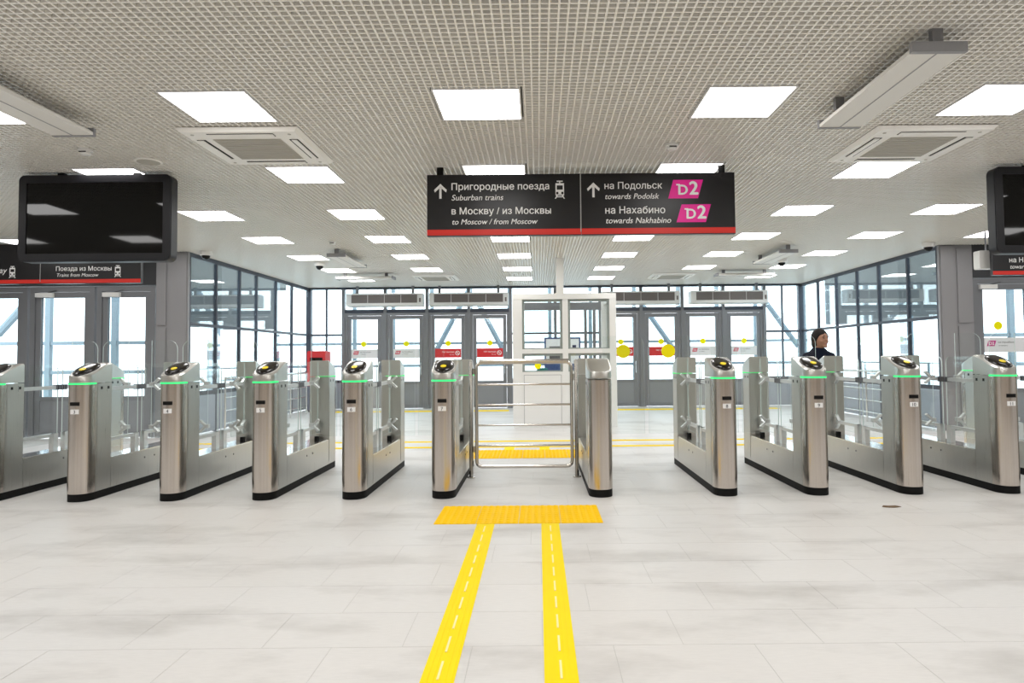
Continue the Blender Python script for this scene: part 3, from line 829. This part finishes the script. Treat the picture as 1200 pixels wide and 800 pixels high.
# ------------------------------------------------------------------ cassette air conditioners
def cassette(x, y, label):
    t = thing('air_conditioner', label, 'air conditioner', (x, y, CEIL))
    h = .475
    mb = MB(); b0 = [(-h, -h), (h, -h), (h, h), (-h, h)]; b1 = [(-h+.03, -h+.03), (h-.03, -h+.03), (h-.03, h-.03), (-h+.03, h-.03)]
    n0 = len(mb.v); mb.v += [(p[0], p[1], -.004) for p in b0] + [(p[0], p[1], -.032) for p in b1] + [(p[0], p[1], -.004) for p in [(-.43, -.43), (.43, -.43), (.43, .43), (-.43, .43)]] 
    for i in range(4): mb.face([i, (i+1) % 4, 4+(i+1) % 4, 4+i])
    mb.face([4, 5, 6, 7]); mb.face([3, 2, 1, 0])
    mb.box(-.42, .42, -.42, .42, -.004, .12)
    obj('panel', mb, 'ac_white', t)
    gr = MB().box(-.27, .27, -.27, .27, -.036, -.032); ob = obj('intake_grille', gr, 'ac_grille', t)
    for i in range(14): obj('slat', box(-.262, .262, -.262+.0385*i, -.262+.0385*i+.014, -.041, -.036), 'ac_grille', ob)
    for i in range(4):
        mx = Matrix.Rotation(i*PI/2, 4, 'Z')
        v = obj('outlet', MB().box(-.26, .26, -.405, -.335, -.0335, -.032).xform(mx), 'black_matte', t)
        obj('flap', MB().box(-.255, .255, -.395, -.352, -.040, -.0345).xform(mx), 'ac_white', v)
    for sx in (-1, 1):
        for sy in (-1, 1): obj('corner_cap', MB().lathe([(.014, -.035), (.014, -.032)], 10, (sx*.38, sy*.38)), 'ac_grille', t)
for (x, y), l in zip(AC, ('white cassette air conditioner in the ceiling, front left', 'white cassette air conditioner in the ceiling, front right',
                          'small-looking cassette air conditioner near the rear doors, left', 'small-looking cassette air conditioner near the rear doors, right')): cassette(x, y, l)

# ------------------------------------------------------------------ hanging heater panels
def heater(x0, x1, y0, y1, z, label):
    cx, cy = (x0+x1)/2, (y0+y1)/2; w, l = (x1-x0)/2, (y1-y0)/2
    t = thing('heater_panel', label, 'heater', (cx, cy, z))
    along_y = l > w
    if along_y:
        obj('casing', MB().prism([(-w, 0), (w, 0), (w, .022), (w-.04, .05), (-w+.04, .05), (-w, .022)], -l+.03, l-.03, 'y'), 'heater', t)
        obj('end_cap', MB().box(-w-.003, w+.003, -l, -l+.03, -.004, .054), 'heater_end', t); obj('end_cap', MB().box(-w-.003, w+.003, l-.03, l, -.004, .054), 'heater_end', t)
        obj('seam', box(-.004, .004, -l+.03, l-.03, -.002, 0), 'heater_end', t); hs = [(0, -l+.035), (-w+.05, l*.62)]
    else:
        obj('casing', MB().prism([(-l, 0), (l, 0), (l, .022), (l-.04, .05), (-l+.04, .05), (-l, .022)], -w+.03, w-.03, 'x'), 'heater', t)
        obj('end_cap', MB().box(-w, -w+.03, -l-.003, l+.003, -.004, .054), 'heater_end', t); obj('end_cap', MB().box(w-.03, w, -l-.003, l+.003, -.004, .054), 'heater_end', t)
        obj('seam', box(-w+.03, w-.03, -.004, .004, -.002, 0), 'heater_end', t); hs = [(-w*.72, 0), (w*.72, 0)]
    for hx, hy in hs:
        obj('bracket', MB().box(hx-.03, hx+.03, hy-.018, hy+.018, .05, CEIL-z), 'bracket_grey', t)
heater(2.07, 2.37, 3.68, 4.95, 2.925, 'long pale heater panel hung from the ceiling, front right')
heater(-3.55, -3.25, 3.70, 4.98, 2.925, 'long pale heater panel hung from the ceiling, front left')
heater(-3.42, -3.12, 11.05, 12.45, 2.93, 'pale heater panel hung lengthwise before the left window bay')
heater(-4.2, -3.0, 14.15, 14.45, 2.93, 'pale heater panel hung crosswise near the rear doors, left')
heater(3.95, 4.25, 11.05, 12.45, 2.93, 'pale heater panel hung lengthwise before the right window bay')
heater(3.75, 4.95, 14.15, 14.45, 2.93, 'pale heater panel hung crosswise near the rear doors, right')

# ------------------------------------------------------------------ air curtains over the rear doors
for x0, x1, l in ((-4.72, -2.84, 'outer air curtain above the left rear doors'), (-2.68, -.72, 'inner air curtain above the left rear doors'),
                  (1.60, 3.52, 'inner air curtain above the right rear doors'), (3.80, 5.70, 'outer air curtain above the right rear doors')):
    t = thing('air_curtain', 'white and brown ' + l, 'air curtain', (x0, 16.82, 2.55)); w = x1-x0
    obj('casing', MB().prism([(.0, .02), (.30, 0), (.30, .32), (.0, .32)], 0, w, 'x'), 'white_metal', t)
    n = 4; a0, a1 = .12, w-.12
    for i in range(n):
        g0, g1 = a0+(a1-a0)*i/n+.008, a0+(a1-a0)*(i+1)/n-.008
        gg = obj('grille', box(g0, g1, -.008, .0, .085, .285), 'grille_brown', t)
        for k in range(6): obj('slat', box(g0, g1, -.014, -.008, .095+.032*k, .105+.032*k), 'grille_brown', gg)
    obj('control', box(w-.08, w-.04, -.01, 0, .10, .2), 'grille_brown', t)
    for xx in (.25, w-.25): obj('hanger', box(xx-.03, xx+.03, .08, .14, .32, CEIL-2.55), 'door_grey', t)

# ------------------------------------------------------------------ signs
def arrow(x, z, h=.14):
    mb = MB(); w = h*.86; th = .022
    mb.prism([(x+w/2-th/2, z), (x+w/2+th/2, z), (x+w/2+th/2, z+h-.03), (x+w/2-th/2, z+h-.03)], -.0015, 0, 'y')
    for s in (-1, 1):
        c = x+w/2
        mb.prism([(c, z+h), (c, z+h-.033), (c+s*(w/2-.008), z+h-.033-(w/2)+.012), (c+s*w/2, z+h-w/2+.002)], -.0015, 0, 'y')
    return mb
def train_icon(x, z, w, h):
    mb = MB()
    def bx(a, b, c, d): mb.prism([(x+a*w, z+c*h), (x+b*w, z+c*h), (x+b*w, z+d*h), (x+a*w, z+d*h)], -.0015, 0, 'y')
    bx(.22, .78, .94, 1.0); bx(.44, .56, .86, .94)
    bx(.10, .90, .74, .86); bx(.10, .22, .50, .74); bx(.78, .90, .50, .74)
    bx(.10, .90, .38, .50)
    bx(.10, .16, .22, .38); bx(.84, .90, .22, .38); bx(.36, .64, .26, .38); bx(.10, .90, .18, .24)
    for s in (0, 1):
        f = lambda a: x+(a if s == 0 else 1-a)*w
        mb.prism([(f(.02), z), (f(.14), z), (f(.30), z+.18*h), (f(.20), z+.18*h)], -.0015, 0, 'y')
    bx(.18, .82, .08, .13)
    return mb
def badge(parent, x, z, w, h, sl):
    p = obj('badge', MB().prism([(x, z), (x+w-sl, z), (x+w, z+h), (x+sl, z+h)], -.003, 0, 'y'), 'sign_pink', parent)
    p.location = (0, -.0005, 0)
    k = h*.62
    d = obj('lettering', MB().prism([(x+w*.235, z+h*.70), (x+w*.34, z+h*.70), (x+w*.34, z+h*.78), (x+w*.235, z+h*.78)], -.005, -.003, 'y'), 'sign_white', p)
    link('lettering', text_mesh('D', 'sign_white', size=.14, width=w*.25, bold=.0045), p, (x+w*.30, -.0045, z+h*.21))
    link('lettering', text_mesh('2', 'sign_white', size=.14, width=w*.23, bold=.0045), p, (x+w*.615, -.0045, z+h*.21))
PW, PH = 1.445, .58
def sign(name, label, loc, panels, letters):
    t = thing(name, label, 'sign', loc)
    for i in range(panels):
        x0 = i*PW
        pn = obj('panel', box(x0, x0+PW-.004, 0, .06, 0, PH), 'sign_black', t)
        s = obj('red_stripe', box(x0, x0+PW-.004, -.002, 0, .008, .062), 'sign_red', pn)
        obj('edge_strip', box(x0+PW-.010, x0+PW-.002, -.004, .0, .03, PH), 'divider', pn) if i < panels-1 else None
        for kind, *a in letters[i]:
            if kind == 'text':
                body, x, zt, wd, it, bo = a
                link('lettering', text_mesh(body, 'sign_white', width=wd, shear=.22 if it else 0, bold=bo), pn, (x0+x, -.0015, PH-zt))
            elif kind == 'arrow': obj('arrow', arrow(x0+a[0], PH-a[1]), 'sign_white', pn)
            elif kind == 'train': obj('train_symbol', train_icon(x0+a[0], PH-a[1], a[2], a[3]), 'sign_white', pn)
            elif kind == 'badge': badge(pn, x0+a[0], PH-a[1], a[2], a[3], a[4])
    for x in (.12, panels*PW-.12): obj('hanger', MB().box(x-.03, x+.03, .015, .045, PH, CEIL-loc[2]), 'black_matte', t)
    return t
sign('hanging_sign', 'large dark hanging sign with two pink D2 badges above the gate', (-1.025, 6.35, 2.405), 2, [
    [('arrow', .065, .225), ('text', 'Пригородные поезда', .23, .145, .915, 0, .0014), ('text', 'Suburban trains', .23, .243, .485, 1, .0006),
     ('text', 'в Москву / из Москвы', .23, .375, .93, 0, .0014), ('text', 'to Moscow / from Moscow', .235, .47, .80, 1, .0009), ('train', 1.195, .235, .10, .17)],
    [('arrow', .055, .225), ('text', 'на Подольск', .22, .147, .54, 0, .0009), ('text', 'towards Podolsk', .225, .243, .505, 1, .0006),
     ('text', 'на Нахабино', .225, .38, .56, 0, .001), ('text', 'towards Nakhabino', .23, .472, .61, 1, .0008), ('badge', .815, .243, .33, .175, .05), ('badge', .89, .468, .325, .168, .05)]])
sign('hanging_sign', 'dark hanging sign reading trains from Moscow above the left doors', (-8.60, 9.8, 2.385), 2, [
    [('text', 'Suburban railway', .14, .42, .82, 1, .0005), ('train', .985, .49, .10, .17)],
    [('text', 'Поезда из Москвы', .22, .395, .80, 0, .001), ('text', 'Trains from Moscow', .235, .48, .60, 1, .0005), ('train', 1.06, .49, .10, .17)]])
sign('hanging_sign', 'dark hanging sign above the right doors, cut off by the photo', (6.57, 9.8, 2.385), 2, [
    [('text', 'на Нахабино', .24, .395, .60, 0, .001), ('text', 'towards Nakhabino', .25, .485, .66, 1, .0005)], []])

# ------------------------------------------------------------------ television screens
def tv(x0, x1, y, z0, z1, label):
    t = thing('television', label, 'television', ((x0+x1)/2, y, z0)); w, h = (x1-x0)/2, z1-z0
    body = MB().prism(rounded(-w, w, 0, h, .06, {'bl', 'br', 'tl', 'tr'}), 0, .11, 'y')
    obj('housing', body, 'tv_bezel', t)
    bz = MB(); o_ = rounded(-w+.004, w-.004, .004, h-.004, .055, {'bl', 'br', 'tl', 'tr'})
    i_ = rounded(-w+.075, w-.075, .075, h-.075, .004, {'bl', 'br', 'tl', 'tr'})
    n = len(o_); b0 = len(bz.v)
    bz.v += [(p[0], -.012, p[1]) for p in o_] + [(p[0], -.012, p[1]) for p in i_] + [(p[0], .0, p[1]) for p in o_] + [(p[0], .0, p[1]) for p in i_]
    for i in range(n):
        j = (i+1) % n; bz.face([i, j, n+j, n+i]); bz.face([2*n+i, 2*n+j, j, i]); bz.face([n+i, n+j, 3*n+j, 3*n+i])
    obj('bezel', bz, 'tv_bezel', t, 40)
    obj('screen', box(-w+.07, w-.07, -.004, 0, .07, h-.07), 'tv_screen', t)
    for x in (-w*.5, w*.5): obj('ceiling_mount', box(x-.03, x+.03, .04, .09, h-.02, max(h+.004, CEIL-z0)), 'black_matte', t)
tv(-4.89, -3.45, 6.4, 2.205, 3.03, 'large dark television hung under the ceiling at the left')
tv(4.33, 5.77, 6.4, 2.205, 3.03, 'large dark television hung under the ceiling at the right edge')

# ------------------------------------------------------------------ small ceiling devices
def at_ceiling(px, py):
    u, v = px-630, py-418; u, v = u+.009*v*-1, v+.009*u
    Y = -800*(CEIL-CAMZ)/v; return (u*Y/800, Y)
def dome(px, py, label, z=CEIL):
    x, y = at_ceiling(px, py)
    t = thing('dome_camera', label, 'camera', (x, y, z))
    obj('housing', MB().lathe([(.10, 0), (.10, -.05), (.092, -.066), (.08, -.07)], 18), 'white_metal', t, 40)
    obj('dome', MB().ellipsoid((0, 0, -.068), (.068, .068, .07), 16, 8), 'black', t, 60)
dome(239, 294, 'white dome camera at the corner of the left window wall')
dome(373, 307, 'white dome camera under the ceiling between heater and left windows')
dome(917, 303, 'white dome camera under the ceiling left of the woman in navy')
dome(1090, 284, 'white dome camera at the corner of the right window wall')
def detector(px, py, label):
    x, y = at_ceiling(px, py)
    t = thing('smoke_detector', label, 'smoke detector', (x, y, CEIL))
    obj('base', MB().lathe([(.055, 0), (.055, -.018), (.045, -.022)], 16), 'white_metal', t, 40)
    obj('sensor_head', MB().lathe([(.042, -.022), (.042, -.042), (.030, -.052)], 16), 'white_metal', t, 40)
    obj('sensor_slot', box(-.03, .03, -.044, -.040, -.036, -.028), 'black', t)
detector(94, 172, 'white smoke detector on the ceiling above the left television')
detector(789, 166, 'white smoke detector on the ceiling above the hanging sign')
detector(388, 282, 'white smoke detector on the ceiling near the far left heater')
x, y = at_ceiling(169, 186)
t = thing('ceiling_speaker', 'flat round white speaker in the ceiling beside the smoke detector', 'speaker', (x, y, CEIL))
obj('rim', MB().lathe([(.115, 0), (.115, -.008), (.105, -.014), (.095, -.014)], 24), 'ac_white', t, 40)
obj('grille', MB().lathe([(.095, -.010), (.095, -.016), (.03, -.019)], 24), 'ac_grille', t, 60)
for px, X, Y, nm in ((171, -6.15, 9.95, 'left'), (1150, 6.62, 9.95, 'right')):
    t = thing('loudspeaker', 'small white box hanging beside the %s door sign' % nm, 'loudspeaker', (X, Y, 2.50))
    obj('case', MB().prism(rounded(-.14, .14, 0, .27, .02, {'bl', 'br', 'tl', 'tr'}, 3), 0, .14, 'y'), 'white_metal', t)
    obj('dot', disc(.018, -.004, 0, .04, .10, 10), 'black', t); obj('dot', disc(.014, -.004, 0, .08, .15, 10), 'black', t)
    obj('rod', MB().tube([(0, .07, .27), (0, .07, CEIL-2.50)], .012, 8), 'door_grey', t)

# dry leaf on the floor
Yl = 800*CAMZ/(592-418+.009*410); Xl = (1040-630-1.5)*Yl/800
mb = MB(); pr = [(-.075, 0), (-.05, .03), (0, .042), (.05, .025), (.085, 0), (.04, -.024), (0, -.034), (-.05, -.02)]
n = len(pr); b0 = len(mb.v)
mb.v += [(x, y, .003+.006*math.sin(40*x)**2) for x, y in pr] + [(x, y, .001) for x, y in pr] + [(0, 0, .010)]
for i in range(n): j = (i+1) % n; mb.face([i, j, 2*n]); mb.face([n+i, n+j, j, i])
mb.face([n+i for i in reversed(range(n))])
lf = obj('dry_leaf', mb, 'leaf', None, 60, (Xl, Yl, 0)); tag(lf, 'small brown dry scrap lying on the floor at the right', 'litter')

# ------------------------------------------------------------------ the woman behind the turnstiles
def skin_mesh(verts, edges, radii, sub=2):
    me = bpy.data.meshes.new('tmp'); me.from_pydata(verts, edges, [])
    o = bpy.data.objects.new('tmp', me); COL.objects.link(o)
    sk = o.modifiers.new('s', 'SKIN'); sk.use_smooth_shade = True
    for i, r in enumerate(radii):
        d = me.skin_vertices[0].data[i]; d.radius = r if isinstance(r, tuple) else (r, r)
        d.use_root = (i == 0)
    ss = o.modifiers.new('d', 'SUBSURF'); ss.levels = sub
    dg = bpy.context.evaluated_depsgraph_get(); dg.update()
    m = bpy.data.meshes.new_from_object(o.evaluated_get(dg)); bpy.data.objects.remove(o)
    return m
def join_remesh(meshes, voxel, material, name, parent):
    bm = bmesh.new()
    for m in meshes: bm.from_mesh(m)
    me = bpy.data.meshes.new(name); bm.to_mesh(me); bm.free()
    o = bpy.data.objects.new('tmp', me); COL.objects.link(o)
    r = o.modifiers.new('r', 'REMESH'); r.mode = 'VOXEL'; r.voxel_size = voxel; r.use_smooth_shade = True
    s = o.modifiers.new('s', 'SMOOTH'); s.factor = .5; s.iterations = 3
    dg = bpy.context.evaluated_depsgraph_get(); dg.update()
    m = bpy.data.meshes.new_from_object(o.evaluated_get(dg)); bpy.data.objects.remove(o)
    m.name = name; m.materials.clear(); m.materials.append(M[material])
    return link(name, m, parent)
person = thing('person', 'woman in a navy jacket with dark hair standing behind the turnstiles', 'person', (3.57, 8.66, 0), R(13))
def V(*a): return tuple(a)
# body (facing -y): pelvis, spine, neck, legs, arms
bv = [V(0, 0, .86), V(0, .0, 1.03), V(0, .01, 1.21), V(0, .015, 1.315), V(0, .005, 1.37), V(0, -.005, 1.43)]
be = [(0, 1), (1, 2), (2, 3), (3, 4), (4, 5)]
br = [(.145, .105), (.125, .09), (.15, .10), (.085, .07), (.056, .058), (.055, .06)]
def chain(start, pts, rad):
    p = start
    for q, r in zip(pts, rad): bv.append(V(*q)); br.append(r); be.append((p, len(bv)-1)); p = len(bv)-1
    return p
for s in (-1, 1):
    chain(0, [(s*.09, 0, .78), (s*.10, -.005, .46), (s*.10, .02, .10), (s*.105, -.06, .045), (s*.11, -.14, .035)], [.085, .058, .04, .04, .035])
hands = []
for s in (-1, 1):
    chain(2, [(s*.160, .01, 1.235), (s*.215, .02, 1.0), (s*.232, -.05, .80), (s*.232, -.075, .735)], [.058, .043, .030, .033])
    hands.append((s, (s*.232, -.075, .735)))
body_me = skin_mesh(bv, be, br)
extra = []
for s, (hx, hy, hz) in hands:
    for j, (dy, ln, fw) in enumerate(((-.028, .072, .0085), (-.010, .082, .009), (.009, .076, .0088), (.027, .060, .008))):
        extra.append(skin_mesh([V(hx, hy+dy*.6, hz+.01), V(hx, hy+dy, hz-.035), V(hx-s*.006, hy+dy-.004, hz-.035-ln*.5), V(hx-s*.022, hy+dy-.010, hz-.035-ln)], [(0, 1), (1, 2), (2, 3)], [.012, fw, fw, fw*.85], 1))
    extra.append(skin_mesh([V(hx, hy-.02, hz+.015), V(hx-s*.012, hy-.045, hz-.012), V(hx-s*.022, hy-.055, hz-.045)], [(0, 1), (1, 2)], [.012, .010, .0085], 1))
hd = MB().ellipsoid((0, 0, 0), (.077, .094, .110), 24, 18)
nv = []
for x, y, z in hd.v:                       # narrower jaw, flatter face
    if z < -.01: f = 1-.26*min(1, (-z-.01)/.10); x *= f; y = y*(1-.06*min(1, (-z)/.1)) - .012*min(1, -z/.1)
    if y < -.05: y = -.05+(y+.05)*.78
    nv.append((x, y, z))
hd.v = nv
hd.ellipsoid((0, -.086, -.016), (.012, .016, .017), 10, 8).ellipsoid((0, -.080, .006), (.009, .010, .026), 8, 6)
hd.ellipsoid((0, -.078, -.056), (.022, .009, .009), 10, 6).ellipsoid((0, -.066, -.052), (.032, .022, .030), 12, 8).ellipsoid((0, -.070, -.086), (.030, .020, .020), 10, 6)
for s in (-1, 1):
    hd.ellipsoid((s*.078, .012, -.012), (.008, .020, .032), 8, 8); hd.ellipsoid((s*.030, -.076, .030), (.024, .010, .009), 8, 6)
    hd.ellipsoid((s*.036, -.058, -.028), (.026, .020, .022), 10, 8)
HM = Matrix.Translation((0, -.030, 1.462)) @ Matrix.Rotation(R(10), 4, 'Z') @ Matrix.Scale(1.06, 4)
hd.xform(HM)
body = join_remesh([body_me] + extra + [hd.mesh('head', 'skin')], .006, 'skin', 'body', person)
for s in (-1, 1):
    obj('eye', MB().ellipsoid((s*.031, -.081, .012), (.013, .006, .006), 10, 6).xform(HM), 'eye', body, 60)
    obj('eyebrow', MB().ellipsoid((s*.032, -.086, .036), (.020, .005, .0045), 10, 6).xform(HM), 'hair', body, 60)
obj('lips', MB().ellipsoid((0, -.088, -.056), (.021, .005, .006), 12, 6).xform(HM), 'lip', body, 60)
# hair combed back over the ears
hr = MB().ellipsoid((0, .018, .014), (.091, .103, .116), 30, 22)
def comb(p):
    x, y, z = p
    line = .062 if y < -.055 else ((.062-(y+.055)*1.9) if y < .03 else -1)      # hairline runs from the brow down behind the ear
    if z < line: 
        if y < .03: z = line+(z-line)*.08; x *= .97
    if y < -.062: y = -.062+(y+.062)*.5
    return (x, y, z)
hr.v = [comb(p) for p in hr.v]
hr.ellipsoid((0, .062, -.050), (.070, .052, .080), 18, 12)
hr.xform(HM)
join_remesh([hr.mesh('hair', 'hair')], .006, 'hair', 'hair', person)
# jacket with stand collar and sleeves
jv = [V(0, 0, .80), V(0, 0, .96), V(0, .005, 1.10), V(0, .012, 1.24), V(0, .015, 1.315), V(0, .008, 1.375)]
je = [(0, 1), (1, 2), (2, 3), (3, 4), (4, 5)]; jr = [(.185, .135), (.17, .125), (.168, .12), (.165, .12), (.105, .095), (.080, .084)]
for s in (-1, 1):
    p = 3
    for q, r in zip([(s*.165, .012, 1.238), (s*.222, .02, 1.0), (s*.235, -.045, .80)], [.074, .062, .053]):
        jv.append(V(*q)); jr.append(r); je.append((p, len(jv)-1)); p = len(jv)-1
jk = join_remesh([skin_mesh(jv, je, jr)], .012, 'jacket', 'jacket', person)
obj('zip', MB().tube([V(0, -.136, .78), V(0, -.122, 1.06), V(0, -.112, 1.26)], .006, 6), 'chrome_dark', jk)
tv_ = [V(0, 0, .86)]; te = []; tr_ = [(.165, .125)]
for s in (-1, 1):
    p = 0
    for q, r in zip([(s*.092, 0, .76), (s*.10, -.002, .46), (s*.10, .015, .11)], [.102, .075, .062]):
        tv_.append(V(*q)); tr_.append(r); te.append((p, len(tv_)-1)); p = len(tv_)-1
join_remesh([skin_mesh(tv_, te, tr_)], .013, 'trousers', 'trousers', person)
for s in (-1, 1):
    sh = MB().ellipsoid((s*.105, -.065, .045), (.048, .135, .048), 16, 10)
    sh.v = [(x, y, max(0, z)) for x, y, z in sh.v]
    obj('shoe', sh, 'shoe', person, 60)
